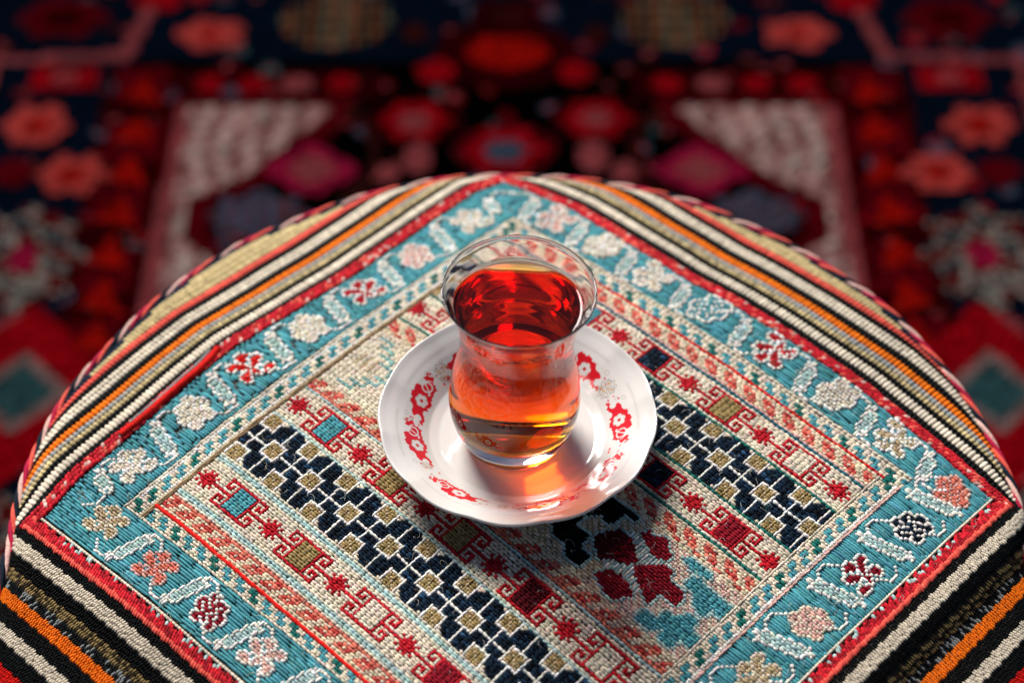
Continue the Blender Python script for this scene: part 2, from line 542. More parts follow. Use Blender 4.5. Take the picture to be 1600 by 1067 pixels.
# small dotted border all round (period 6)
DOT = ["TTT...", "TTT...", "..TTT.", "..TTT.", "......"]
g_dot = [new_group('dotted_border') for _ in range(4)]
def dots(side):
    if side == 'TR': r0, rows, a, b_ = 14, 5, 17, 187
    if side == 'LB': r0, rows, a, b_ = 185, 5, 17, 187
    if side == 'TL': r0, rows, a, b_ = 18, 6, 17, 190
    if side == 'RB': r0, rows, a, b_ = 181, 6, 17, 190
    g = g_dot['TR LB TL RB'.split().index(side)]
    for i in range(rows):
        for p in range(a, b_ + 1):
            k = 'cream'
            if i == 0 and side in ('TL',): k = 'white'
            elif i == rows - 1 and side in ('TL', 'RB'): k = 'white'
            elif DOT[(i + 4) % 5][p % 6] == 'T': k = 'teal' if (p // 6) % 3 else 'green'
            if side in ('TR', 'LB'): put(r0 + i, p, k, g)
            else: put(p, r0 + i, k, g)
for sd_ in ('TL', 'RB', 'TR', 'LB'): dots(sd_)
for r in range(19, 191):
    put(r, 25, 'brown', g_lines, 1); put(r, 24, 'tan', g_lines, 1)
    put(r, 17, 'cream', g_lines, 1); put(r, 187, 'blush', g_lines, 1); put(r, 180, 'cream', g_lines, 1)
for c in range(17, 188):
    put(13, c, 'cream', g_lines); put(190, c, 'cream', g_lines)
    if 25 <= c <= 181: put(19, c, 'redB', g_lines)

# blue border
g_blue = new_group('blue_border')
bm = np.zeros((N, N), bool); bm[:] = True; bm[13:191, 17:188] = False
COL[bm] = IDX['teal']; GRP[bm] = g_blue
FLOWER = ["....ooo......", "...oFFFo.ooo.", "..oFFFFooFFFo", "ooo.oFFoFFFFo", "oFFFo.oFFFoo.", "oFFFFooFFo...", ".ooFFFoFoooo.", "...oooFoFFFFo", ".ooo.oFFoFFFo",
          "oFFFooFo.oFFo", "oFFFFoo...oo.", ".oooo........"]
FLOW2 = ["...ooo.......", "..oFFFoooo...", "..oFFoFFFFo..", ".oooFoFFoFo..", "oFFFoFFoFFoo.", "oFoFFoFFoFFFo", "oFFoFFFoFoFFo",
         ".oFFoFoFFoFFo", "..ooFFFoFFoo.", "..oFFoFFoFFo.", "..oFFFooFFFo.", "...ooo..ooo.."]
def flower(r, c, k, o='white', v=0, **kw):
    g = new_group('flower_motif')
    bitmap(FLOW2 if v else FLOWER, r, c, {'F': k, 'o': o}, g, **kw)
    # little stalk
for i, (r, k, o) in enumerate([(24, 'cream', 'white'), (51, 'blush', 'white'), (76, 'red', 'white'), (101, 'cream', 'white'), (126, 'redB', 'white'), (151, 'cream', 'white'), (178, 'cream', 'white')]):
    flower(r, 8 if i else 9, k, o, i % 2, tr=True)
flower(198, 17, 'tan', 'cream', 0)
for i, (c, k, o) in enumerate([(43, 'salmon', 'blush'), (68, 'darkred', 'white'), (91, 'blush', 'white'), (116, 'tan', 'cream'), (141, 'red', 'white'), (166, 'cream', 'white'), (190, 'navy', 'white')]):
    flower(200, c, k, o, i % 2)
for i, (r, k, o) in enumerate([(28, 'navy', 'white'), (54, 'darkred', 'white'), (79, 'blush', 'cream'), (103, 'tan', 'cream'), (128, 'red', 'white'), (153, 'cream', 'white'), (176, 'salmon', 'white')]):
    flower(r, 199, k, o, (i + 1) % 2, tr=True, fc=True)
for i, (c, k, o) in enumerate([(28, 'blush', 'white'), (50, 'white', 'cream'), (73, 'cream', 'white'), (97, 'teal', 'white'), (124, 'red', 'white'), (150, 'cream', 'white'), (174, 'tan', 'white')]):
    flower(6, c, k, o, i % 2, fr=True)
flower(8, 199, 'salmon', 'blush', 1)
CURL = (2, 1, 0, 0, 0, 0, 1, 2, 3)
def leaf_v(r, c0, c1, flip=False):           # leaf across a border that runs along t; c0..c1 = outer..inner column
    g = new_group('leaf_motif')
    n = abs(c1 - c0); sg = 1 if c1 > c0 else -1
    for i in range(n + 1):
        c = c0 + sg * i
        off = (i // 3 - 1) * (1 if not flip else -1)
        if i <= 1 or i >= n - 1:
            put(r + off, c, 'white', g); put(r + 1 + off, c, 'white', g); continue
        if 0 < i < n: put(r - 1 + off, c, 'white', g); put(r + off, c, 'pale' if 1 < i < n - 1 else 'white', g); put(r + 1 + off, c, 'pale' if 2 < i < n - 2 else 'white', g); put(r + 2 + off, c, 'pale' if 2 < i < n - 2 else 'white', g); put(r + 3 + off, c, 'white', g)
    for j, q in enumerate(CURL):
        put(r - j - 1, c0 + sg * q, 'white', g, 1 if 1 < j < 6 else 0)
        put(r + j + 3, c1 - sg * q, 'white', g, 1 if 1 < j < 6 else 0)
def leaf_h(c, r0, r1):
    g = new_group('leaf_motif')
    n = abs(r1 - r0); sg = 1 if r1 > r0 else -1
    for i in range(n + 1):
        r = r0 + sg * i
        off = i // 3 - 1
        if i <= 1 or i >= n - 1:
            put(r, c + off, 'white', g, 1); put(r, c + 1 + off, 'white', g, 1); continue
        if 0 < i < n:
            put(r, c - 1 + off, 'white', g, 1); put(r, c + off, 'pale' if 1 < i < n - 1 else 'white', g, 0); put(r, c + 1 + off, 'pale' if 2 < i < n - 2 else 'white', g, 0); put(r, c + 2 + off, 'pale' if 2 < i < n - 2 else 'white', g, 0); put(r, c + 3 + off, 'white', g, 1)
    for j, q in enumerate(CURL):
        put(r0 + sg * q, c - j - 1, 'white', g); put(r1 - sg * q, c + j + 3, 'white', g)
for r in (36, 62, 87, 112, 137, 163): leaf_v(r, 1, 15)
leaf_h(12, 2, 15) if False else leaf_v(12, 4, 12)
leaf_v(187, 1, 10)
for c in (29, 55, 79, 103, 128, 153, 178): leaf_h(c, 207, 192)
for r in (16, 41, 66, 91, 115, 140, 164): leaf_v(r, 189, 206, True)
for c in (16, 38, 61, 85, 110, 137, 162, 186): leaf_h(c, 1, 12)

# ------------------------------------------------------------------ floor and rug base are further down; the pouffe
FLOOR_Z = -0.40
pouffe = thing('pouffe', (DC[0], DC[1], FLOOR_Z), 'round pouffe covered in striped kilim with a blue bordered embroidered square on top', 'pouffe')
# padded body
na, nr_ = 160, 46
rcs = np.concatenate([np.linspace(0.0, R0, 26), R0 + np.linspace(.002, RHO * (math.pi / 2 - A0), 14), np.array([.24, .27, .32, .40, .50, .56])])
ang = np.linspace(0, 2 * math.pi, na, endpoint=False)
r_, z_, a_ = profile(rcs)
z_ = np.maximum(z_, FLOOR_Z + .003)
bul = np.where(z_ < -.03, .006 * np.sin(np.clip((z_ + .03) / (FLOOR_Z + .03), 0, 1) * math.pi), 0)
Rr = r_ + bul - .0012 * np.sin(a_)
fa = fphi(np.cos(ang), np.sin(ang))[:, None]
V = np.stack([DC[0] + np.cos(ang)[:, None] * Rr[None] * fa, DC[1] + np.sin(ang)[:, None] * Rr[None] * fa, np.broadcast_to(z_ - np.where(z_ > -.004, .0068, .0030), (na, len(rcs)))], -1)
m, nt, b = node_mat("pouffe_side_cloth")
tc = nt.nodes.new("ShaderNodeTexCoord")
wv = nt.nodes.new("ShaderNodeTexWave"); wv.bands_direction = 'Z'; wv.inputs["Scale"].default_value = 9; wv.inputs["Distortion"].default_value = .4
nt.links.new(tc.outputs["Object"], wv.inputs["Vector"])
rp = nt.nodes.new("ShaderNodeValToRGB")
rp.color_ramp.elements[0].color = (.012, .008, .01, 1); rp.color_ramp.elements[1].color = (.16, .008, .014, 1)
e = rp.color_ramp.elements.new(.55); e.color = (.03, .022, .016, 1)
nt.links.new(wv.outputs[0], rp.inputs[0]); nt.links.new(rp.outputs[0], b.inputs["Base Color"])
b.inputs["Roughness"].default_value = .9
nz = nt.nodes.new("ShaderNodeTexNoise"); nz.inputs["Scale"].default_value = 500
nt.links.new(tc.outputs["Object"], nz.inputs["Vector"])
bp = nt.nodes.new("ShaderNodeBump"); bp.inputs["Distance"].default_value = .001
nt.links.new(nz.outputs[0], bp.inputs["Height"]); nt.links.new(bp.outputs[0], b.inputs["Normal"])
M_side = m
mesh_obj('padded_body', V.reshape(-1, 3), grid_quads(na, len(rcs), True), M_side, pouffe)

# backing of the embroidered square
gs = np.linspace(-.002, 1.0, 90)
Sg, Tg = np.meshgrid(gs, gs, indexing='ij')
P, _ = surf(Sg.ravel(), Tg.ravel(), -.0006)
panel = mesh_obj('embroidered_panel', P, grid_quads(90, 90), M_back, pouffe)

# emit the stitches of the chart: equal neighbours along the thread are covered by one longer stitch
live = np.zeros((N, N), bool); live[:209, :209] = True
KEY = np.where(live, COL * 4096 + GRP * 2 + DIR, -1)
LEN = np.where(live, 1, 0)
JIT = rng.integers(0, 2, N)
for r in range(209):
    c = 0; first = True
    while c < 209:
        if DIR[r, c] == 0 and LEN[r, c]:
            run = 1
            mx = (7 if GRP[r, c] == g_blue else 2) if not first else 1 + (r * 3 + JIT[r]) % (6 if GRP[r, c] == g_blue else 2)
            while run < mx and c + run < 209 and KEY[r, c + run] == KEY[r, c]: run += 1
            first = False
            LEN[r, c] = run; LEN[r, c + 1:c + run] = 0
            c += run
        else: c += 1
for c in range(209):
    r = 0
    while r < 209:
        if DIR[r, c] == 1 and LEN[r, c]:
            run = 1
            while run < 2 and r + run < 209 and KEY[r + run, c] == KEY[r, c]: run += 1
            LEN[r, c] = run; LEN[r + 1:r + run, c] = 0
            r += run
        else: r += 1
R_, C_ = np.meshgrid(np.arange(N), np.arange(N), indexing='ij')
cell = .272 / N
for g in range(len(groups)):
    sel = (LEN > 0) & (GRP == g)
    n = int(sel.sum())
    if n == 0: continue
    r = R_[sel].astype(float); c = C_[sel].astype(float); cc = COL[sel]; dd = DIR[sel]; ln = LEN[sel].astype(float)
    cx = c + np.where(dd == 0, ln / 2, .5); ry = r + np.where(dd == 1, ln / 2, .5)
    s = (cx + rng.normal(0, .06, n)) / N; t = (ry + rng.normal(0, .05, n)) / N
    sl = np.where(r % 2 == 0, .22, -.22) / ln * 1.2 + rng.normal(0, .06, n)
    slc = np.where(c % 2 == 0, .22, -.22) / ln
    if g == g_blue: sl = rng.normal(0, .03, n)
    ds = np.where(dd == 0, 1.0, slc); dt = np.where(dd == 0, sl, 1.0)
    col = PALA[cc] * np.exp((rng.normal(0, .12, (n, 1)) + (.07 * noise2(s * 30, t * 30, 9, 42))[:, None])) * (1 + rng.normal(0, .03, (n, 3)))
    dark = np.isin(cc, [IDX['navy'], IDX['black']])
    col = np.where(dark[:, None], PALA[cc] * np.exp(rng.normal(.1, .7, (n, 1))), col)
    nm = groups[g]
    lift = .00025 * np.ones(n) + rng.normal(0, .00012, n) + .00012 * noise2(s * 40, t * 40, 9, 41)
    if 'motif' in nm: lift += .0003
    if nm == 'square_motif': lift += .0002
    if g == g_lines: lift += .0001
    hl = (ln * .5 + .16) * cell * np.exp(rng.normal(0, .05, n))
    hw = cell * .455 * np.exp(rng.normal(0, .09, n))
    slub = rng.random(n) < .012
    hw = np.where(slub, hw * 1.35, hw); lift = np.where(slub, lift + .0002, lift)
    if nm in ('leaf_motif', 'flower_motif'):
        wh = cc == IDX['white']
        hw = np.where(wh, hw * 1.14, hw); lift = np.where(wh, lift + .00015, lift)
    stitch_mesh(nm, s, t, ds, dt, hw, hl, cell * .62, np.clip(col, 0, .9), M_thread, panel, rings=4, lift=lift, kind='stuff')

# the bright red yarn laid along the near band and the loose one at the left edge
def yarn(name, pts_st, rad, k, lift, label=None, wob=.0008):
    pts = np.array(pts_st)
    u = np.linspace(0, 1, 160)
    d = np.concatenate([[0], np.cumsum(np.hypot(*np.diff(pts, axis=0).T))]); d /= d[-1]
    s = np.interp(u, d, pts[:, 0]); t = np.interp(u, d, pts[:, 1])
    s = s + wob * noise2(u * 60, u * 0, 1.4, 3); t = t + wob * noise2(u * 60, u * 0, 1.4, 4)
    P, _ = surf(s, t, lift)
    cf = np.array(PAL[k]) * np.exp(rng.normal(0, .05, (160, 1)))
    o = tube(name, P, rad * (1 + .12 * np.sin(u * 260)), M_thread, panel, None, colf=cf)
    if label: o['label'] = label
yarn('red_yarn', [(.118, .8705), (.3, .873), (.6, .874), (.86, .876)], .0009, 'redB', .0006)
yarn('red_yarn', [(-.012, .815), (-.010, .78), (-.009, .72), (-.008, .66), (-.012, .62), (-.018, .60)], .0017, 'redB', .0012, 'loose thick bright red yarn')
yarn('grey_yarn', [(-.020, .79), (-.018, .72), (-.020, .65), (-.026, .61)], .0008, 'grey', .0010)

# loose fibres that stand off the embroidery
nf = 1500
fs = rng.uniform(.0, 1., nf); ft = rng.uniform(.0, 1., nf); fa_ = rng.uniform(0, 6.283, nf); fl_ = rng.uniform(.006, .016, nf); cv = rng.normal(0, 1.6, nf)
K = 6; VV = np.zeros((nf, K, 3, 3), np.float32)
for k_ in range(K):
    q = k_ / (K - 1)
    a_ = fa_ + cv * q
    s_ = fs + np.cos(a_) * fl_ * q; t_ = ft + np.sin(a_) * fl_ * q
    P_, N_ = surf(s_, t_, .0009 + .0007 * math.sin(q * math.pi))
    for m_i in range(3):
        th_ = m_i * 2.094
        VV[:, k_, m_i] = P_ + np.array([math.cos(th_), math.sin(th_) * .5, math.sin(th_)]) * .00006
tq = np.array([[k_ * 3 + m_i, k_ * 3 + (m_i + 1) % 3, (k_ + 1) * 3 + (m_i + 1) % 3, (k_ + 1) * 3 + m_i] for k_ in range(K - 1) for m_i in range(3)])
fc = np.where(rng.random(nf)[:, None] < .6, PALA[IDX['white']], np.where(rng.random(nf)[:, None] < .5, PALA[IDX['teal']], PALA[IDX['straw']]))
o = mesh_obj('loose_fibres', VV.reshape(-1, 3), ((np.arange(nf) * K * 3)[:, None, None] + tq[None]).reshape(-1, 4), M_thread, panel, col=np.repeat(fc, K * 3, axis=0)); o['kind'] = 'stuff'

# ------------------------------------------------------------------ striped kilim around the square
FAR_A = [(.002, .023, 'cord'), (.023, .034, 'black'), (.034, .051, 'cream'), (.051, .060, 'black'), (.060, .070, 'straw'), (.070, .080, 'grey'),
       (.080, .094, 'orange'), (.094, .106, 'black'), (.106, .127, 'cream'), (.127, .139, 'black'), (.139, .153, 'coral'), (.153, .30, 'straw')]
FAR_B = [(.0, .019, 'cord'), (.019, .036, 'black'), (.036, .055, 'cream'), (.055, .066, 'black'), (.066, .076, 'straw'), (.076, .088, 'grey'),
       (.088, .104, 'orange'), (.104, .119, 'black'), (.119, .141, 'cream'), (.141, .154, 'black'), (.154, .168, 'coral'), (.168, .30, 'straw')]
NEAR = [(.0, .018, 'cord'), (.018, .036, 'black'), (.036, .055, 'cream'), (.055, .072, 'black'), (.072, .087, 'olive'), (.087, .102, 'greyD'),
        (.102, .122, 'orange'), (.122, .145, 'black'), (.145, .163, 'cream'), (.163, .188, 'black'), (.188, .21, 'redB'), (.21, .30, 'black')]
RC_MAX = R0 + RHO * (math.radians(52) - A0)
def to_st(side, d, a):
    if side == 'TL': return -d, a
    if side == 'TR': return a, -d
    if side == 'LB': return a, 1.0 - .002 + d
    return 1.0 - .006 + d, a
RC_NEAR = R0 + RHO * (math.pi / 2 - A0) + .03
def clip_side(side, d, a, mitre=0.0):
    s, t = to_st(side, d, a)
    xy = st_xy(s, t) - DC
    rc = np.hypot(xy[:, 0], xy[:, 1]) / fphi(xy[:, 0], xy[:, 1])
    return (rc < (RC_MAX if side in ('TL', 'TR') else RC_NEAR)) & (a > -d - mitre) & (a < 1 + d + mitre)
STRIPE_NAME = dict(cream='cream_stripe', black='black_stripe', straw='straw_stripe', grey='grey_stripe', orange='orange_stripe', coral='coral_stripe', navy='navy_stripe',
                   red='red_stripe', redB='red_stripe', olive='olive_stripe', greyD='grey_stripe')
for side, table in (('TL', FAR_A), ('TR', FAR_B), ('LB', NEAR), ('RB', NEAR)):
    far = side in ('TL', 'TR')
    # backing sheet of this side
    dv = np.linspace(-.004, .30, 40); av = np.linspace(-.32, 1.32, 200)
    D_, A_ = np.meshgrid(dv, av, indexing='ij')
    s, t = to_st(side, D_.ravel(), np.clip(A_.ravel(), -np.maximum(D_.ravel(), 0), 1 + np.maximum(D_.ravel(), 0)))
    xy = st_xy(s, t) - DC
    ok = (np.hypot(xy[:, 0], xy[:, 1]) / fphi(xy[:, 0], xy[:, 1]) < (RC_MAX if far else RC_NEAR)).reshape(40, 200)
    P, _ = surf(s, t, -.0005)
    q = grid_quads(40, 200)
    q = q[ok.ravel()[q].all(1)]
    border = mesh_obj('striped_border', P, q, M_back, pouffe)
    for (d0, d1, k) in table:
        wd = d1 - d0
        if k == 'cord':
            pitch = .0062 if far else .0048
            a = np.arange(-.03, 1.03, pitch)
            S, T2, DS, DT, CO, HW, HL = [], [], [], [], [], [], []
            if far:
                nrow = 3
                for i in range(nrow):
                    d = d0 + wd * (i + .5) / nrow
                    aa = a + (i % 2) * pitch / 2 + rng.normal(0, .0006, len(a))
                    s, t = to_st(side, d + rng.normal(0, .0007, len(a)), aa)
                    ok = clip_side(side, d * np.ones(len(a)), aa)
                    # slanted strands
                    v = (.9, .55) if side == 'TL' else (.55, -.9)
                    v = ((.75, .75) if side == 'TL' else (.75, -.35))
                    S.append(s[ok] if np.ndim(s) else np.full(ok.sum(), s)); T2.append(t[ok])
                    m_ = ok.sum()
                    pick = rng.random(m_)
                    base = np.where(pick[:, None] < .74, PALA[IDX['red']], np.where(pick[:, None] < .92, PALA[IDX['coral']], PALA[IDX['blush']]))
                    CO.append(base * np.exp(rng.normal(0, .15, (m_, 1))))
                    DS.append(np.full(m_, v[0])); DT.append(np.full(m_, v[1]))
                    HW.append(np.full(m_, .00095)); HL.append(np.full(m_, .0015) * (1 + rng.normal(0, .1, m_)))
                lf = .0007
            else:
                for i in range(4):
                    d = d0 + wd * (i + .1) / 3.3
                    aa = a + (i % 2) * pitch / 2
                    dd_ = d + .0030 * np.sin(aa * 2 * math.pi / (pitch * 4.2)) * (1 if i == 0 else .3)
                    s, t = to_st(side, dd_, aa)
                    ok = clip_side(side, dd_, aa)
                    m_ = ok.sum()
                    S.append(s[ok]); T2.append(t[ok])
                    pick = rng.random(m_)
                    base = np.where((pick[:, None] < .25) & (i == 0), PALA[IDX['pale']], np.where(pick[:, None] < .5, PALA[IDX['red']] * .6, PALA[IDX['red']] * 1.15))
                    if i == 3: base = PALA[IDX['coral']][None] * np.ones((m_, 1))
                    CO.append(base * np.exp(rng.normal(0, .15, (m_, 1))))
                    v = (.5, 1.) if side == 'LB' else (1., .35)
                    DS.append(np.full(m_, v[0])); DT.append(np.full(m_, v[1]))
                    HW.append(np.full(m_, .00070)); HL.append(np.full(m_, .0013) * (1 + rng.normal(0, .15, m_)))
                lf = .0008
            stitch_mesh('edge_cord', np.concatenate(S), np.concatenate(T2), np.concatenate(DS), np.concatenate(DT), np.concatenate(HW), np.concatenate(HL),
                        np.concatenate(HW) * 1.0, np.clip(np.concatenate(CO), 0, .9), M_thread, pouffe, lift=lf)
            if not far:   # cream line inside the red edge
                a = np.arange(0.0, 1.0, .0062)
                s, t = to_st(side, np.full(len(a), -.0075), a)
                stitch_mesh('edge_line', s, t, np.full(len(a), 1. if side == 'LB' else 0.1), np.full(len(a), 0.1 if side == 'LB' else 1.), .0006, .0011, .0006,
                            PALA[IDX['cream']] * np.exp(rng.normal(0, .1, (len(a), 1))), M_thread, pouffe, lift=.0006)
            continue
        if far:
            pitch = .0078; nseg = max(1, round(wd / .013))
        else:
            pitch = .0046; nseg = max(2, round(wd / .0062))
        a = np.arange(-.30, 1.30, pitch)
        A, J = np.meshgrid(a, np.arange(nseg), indexing='ij')
        A = A.ravel(); J = J.ravel()
        d = d0 + wd * (J + .5) / nseg
        if not far: A = A + (J % 2) * pitch / 2
        A = A + rng.normal(0, pitch * .05, len(A))
        ok = clip_side(side, d, A)
        if not ok.any(): continue
        d, A, J = d[ok], A[ok], J[ok]
        jag = .0013 * np.sin(np.floor(A / (pitch * 2)) * 2.4) * (0 if far else 1)
        s, t = to_st(side, d + jag, A)
        n = len(d)
        col = PALA[IDX[k]] * np.exp(rng.normal(0, .10, (n, 1)))
        if k == 'grey':
            alt = (np.round(A / pitch).astype(int) % 2 == 0)
            col = np.where(alt[:, None], PALA[IDX['grey']] * 1.15, PALA[IDX['cream']] * .62)
        if k == 'straw' and d1 < .1:
            alt = (np.round(A / pitch).astype(int) % 2 == 0)
            col = np.where(alt[:, None], col * 1.12, col * .8)
        if far and d1 > .2:       # a dark selvedge just inside the cord
            xy = st_xy(s, t) - DC
            col = np.where((np.hypot(xy[:, 0], xy[:, 1]) / fphi(xy[:, 0], xy[:, 1]) > RC_MAX - .0065)[:, None], PALA[IDX['navy']] * 1.5, col)
        if k in ('black', 'navy'):
            col = PALA[IDX[k]] * np.exp(rng.normal(0, .45 if not far else .2, (n, 1)))
        if k == 'greyD':
            p = rng.random(n)
            col = np.where(p[:, None] < .30, PALA[IDX['grey']] * .9, PALA[IDX['black']] * 2)
        if k == 'olive':
            p = rng.random(n)
            col = np.where(p[:, None] < .7, col * .8, PALA[IDX['brown']] * .25)
        if k in ('redB',): col = PALA[IDX['redB']] * np.exp(rng.normal(-.15, .12, (n, 1)))
        if side in ('LB', 'TL'): dsx, dtx = ((0, 1) if side == 'LB' else (1, 0))
        else: dsx, dtx = ((1, 0) if side == 'RB' else (0, 1))
        if far:
            hl = wd / nseg * .272 * .50; hw = pitch * .272 * .54
            hh = hw * .62
        else:
            hl = wd / nseg * .272 * .62; hw = pitch * .272 * .43
            hh = hw * 1.35
        if k in ('black', 'navy') and not far: hh = hh * .9
        stitch_mesh(STRIPE_NAME[k], s, t, np.full(n, float(dsx)) + (.0 if far else 0), np.full(n, float(dtx)), hw, hl, hh, np.clip(col, 0, .9), M_kilim, border,
                    rings=4 if far else 3, lift=.0002)

# twisted cord round the rim
def rope(name, parent, radius, rc, npt, strands, pitch_n, off):
    for i, k in enumerate(strands):
        u = np.linspace(math.radians(-16), math.radians(196), npt)
        r, z, a = profile(np.full(npt, rc))
        cr, cz = r + off * np.sin(a), z + off * np.cos(a)
        ph = u * pitch_n + i * 2 * math.pi / len(strands)
        rr = cr * fphi(np.cos(u), np.sin(u)) + radius * .9 * np.cos(ph); zz = cz + radius * .9 * np.sin(ph)
        P = np.stack([DC[0] + rr * np.cos(u), DC[1] + rr * np.sin(u), zz], -1)
        tube(name, P, radius, M_thread, parent, PAL[k], sides=6)
cordo = mesh_obj('rim_cord', *[(lambda P: P)(x) for x in (np.zeros((4, 3)), np.array([[0, 1, 2, 3]]))], M_back, pouffe) if False else None
rope('rim_cord_strand', pouffe, .0012, RC_MAX + .0004, 1000, ['crim', 'coral', 'navy', 'blush'], 40, .0008)

# ------------------------------------------------------------------ saucer
SC = np.array([0.0, -0.0280]); 
SZ = float(H * (1 - ((SC[0] - DC[0]) ** 2 + (SC[1] - DC[1]) ** 2) / RD ** 2)) + .0009
saucer = thing('saucer', (SC[0], SC[1], SZ), 'white scalloped porcelain saucer with red and gold ornaments under the tea glass', 'saucer')
top = [(0, .0030), (.027, .0030), (.032, .0033), (.036, .0046), (.041, .0083), (.046, .0116), (.050, .0138), (.053, .0152), (.0548, .0162)]
lip = [(.0556, .0166), (.0561, .0163), (.0562, .0155)]
bot = [(.0552, .0142), (.050, .0112), (.044, .0068), (.037, .0024), (.031, .0012), (.0300, .0001), (.0278, .0001), (.0268, .0012), (.010, .0014), (0, .0014)]
def smooth_profile(p, n):
    p = np.array(p); d = np.concatenate([[0], np.cumsum(np.hypot(*np.diff(p, axis=0).T))]); u = np.linspace(0, d[-1], n)
    r = np.interp(u, d, p[:, 0]); z = np.interp(u, d, p[:, 1])
    for _ in range(6):
        r[1:-1] = (r[:-2] + 2 * r[1:-1] + r[2:]) / 4; z[1:-1] = (z[:-2] + 2 * z[1:-1] + z[2:]) / 4
    return r, z
NA = 1560
def saucer_xyz(r, z, th):
    sc = np.sqrt(np.cos(6 * th + .5) ** 2 + .035) - .62
    k = np.clip((r - .036) / .019, 0, 1) ** 1.6
    rr = r * (.978 + .013 * sc[:, None] * k)
    flute = .0006 * sc[:, None] * k
    zz = z - flute
    return np.stack([rr * np.cos(th)[:, None], rr * np.sin(th)[:, None], zz * np.ones_like(rr)], -1)
th = np.linspace(0, 2 * math.pi, NA, endpoint=False)
tr, tz = smooth_profile(top, 250)

def ornament(ang, rad):
    """red, grey and gold print of the saucer: colour for each (angle deg, radius) pair"""
    col = np.ones(ang.shape + (3,)) * np.array([.68, .655, .615])
    def blend(mask, c):
        m_ = np.clip(mask, 0, 1)[..., None]
        col[:] = col * (1 - m_) + np.array(c) * m_
    reds = [(159, 1), (-168, 1), (-126, 1), (-73, -1), (-36, -1), (2, 1), (50, -1), (120, 1)]
    mm = .001
    def soft(d, w=.00014): return np.clip(.5 - d / (2 * w), 0, 1)
    for (a0, fl) in reds:
        du = ((ang - a0 + 180) % 360 - 180) * math.pi / 180 * rad * fl
        if fl < 0: pass
        v = rad - .0420
        near = (np.abs(du) < .016) & (np.abs(v) < .010)
        if not near.any(): continue
        x = du[near] / mm / 1.38; y = v[near] / mm / 1.15
        edge = .55 * np.sin(x * 2.1) + .35 * np.sin(x * 4.7 + 1)
        slab = np.maximum(np.abs(y + .25 * x * .3) - (3.7 + edge * .5 - .18 * np.abs(x)), np.abs(x + .5 * y) - (7.2 + .7 * np.sin(y * 2.3)))
        red = -slab
        cut = np.full(x.shape, 9.)
        for q in range(6):                       # open flower left white
            aq = q * math.pi / 3 + .3
            cut = np.minimum(cut, np.hypot(x - 1.2 - 1.35 * np.cos(aq), y + .4 - 1.35 * np.sin(aq)) - .82)
        for (cx, cy, rr) in ((-4.6, 2.6, 1.3), (5.4, 2.9, 1.5), (-2.2, -3.9, 1.1), (4.4, -3.4, 1.2), (-6.6, -2.6, 1.2), (7.2, -1.2, 1.0)):
            cut = np.minimum(cut, np.hypot(x - cx, y - cy) - rr)
        sc = np.abs(y - (1.6 * np.sin(x * 1.05 + .8))) - .32          # scroll
        sc = np.maximum(sc, np.abs(x + 4.2) - 2.4)
        cut = np.minimum(cut, sc)
        cut = np.minimum(cut, np.abs(np.hypot(x + 4.0, y - .2) - 1.6) - .22)
        m_ = np.clip(red / .16 + .5, 0, 1) * np.clip(cut / .16 + .5, 0, 1)
        cc = col[near]
        cc = cc * (1 - m_[:, None]) + np.array([.64, .006, .012]) * m_[:, None]
        bits = np.full(x.shape, 9.)
        for (cx, cy, rr) in ((8.6, -2.6, .55), (9.6, -1.7, .4), (8.9, 1.4, .45), (-8.4, 2.2, .5), (-9.2, .6, .4), (-8.7, -2.9, .5), (10.3, .3, .35)):
            bits = np.minimum(bits, np.abs(x - cx) * .8 + np.abs(y - cy) * 1.2 - rr)
        mb_ = np.clip(-bits / .16 + .5, 0, 1)
        cc = cc * (1 - mb_[:, None]) + np.array([.64, .02, .02]) * mb_[:, None]
        # grey sprigs inside and round the patch
        g = np.abs(np.hypot(x - 1.2, y + .4) - .55) - .12
        g = np.minimum(g, np.abs(np.hypot(x - 1.2, y + .4) - 1.9 - .35 * np.cos(6 * np.arctan2(y + .4, x - 1.2))) - .07)
        for (cx, cy, rr) in ((8.4, 3.0, .7), (9.0, .8, .5), (-8.6, 1.0, .6), (-8.0, 3.2, .5)):
            g = np.minimum(g, np.abs(np.hypot(x - cx, y - cy) - rr) - .13)
        mg = np.clip(-g / .14 + .4, 0, 1) * .55
        cc = cc * (1 - mg[:, None]) + np.array([.30, .27, .24]) * mg[:, None]
        col[near] = cc
    for a0 in (28, 137, -98, 88, -150):
        du = ((ang - a0 + 180) % 360 - 180) * math.pi / 180 * rad
        v = rad - .0418
        near = (np.abs(du) < .007) & (np.abs(v) < .007)
        x = du[near] / mm; y = v[near] / mm
        big = 1.0 if a0 in (28, 137) else .6
        x = x / big; y = y / big
        rr = np.hypot(x, y); an = np.arctan2(y, x)
        g = np.abs(rr - (3.4 + .5 * np.cos(9 * an))) - .16
        for (cx, cy, q) in ((-1.8, 1.2, 1.2), (1.5, 1.6, 1.3), (.4, -1.4, 1.4), (-1.9, -1.6, .9), (2.3, -1.2, .9)):
            g = np.minimum(g, np.abs(np.hypot(x - cx, y - cy) - q) - .15)
        mg = np.clip(-g / .16 + .5, 0, 1) * .75
        gold = np.full(x.shape, 9.)
        for (cx, cy, q) in ((-1.8, 1.2, .6), (1.5, 1.6, .7), (.4, -1.4, .7), (-.4, .3, .5), (2.2, -1.1, .4)):
            gold = np.minimum(gold, np.hypot(x - cx, y - cy) - q)
        mo = np.clip(-gold / .2 + .5, 0, 1) * .8
        cc = col[near]
        cc = cc * (1 - mg[:, None]) + np.array([.22, .17, .12]) * mg[:, None]
        cc = cc * (1 - mo[:, None]) + np.array([.50, .27, .07]) * mo[:, None]
        col[near] = cc
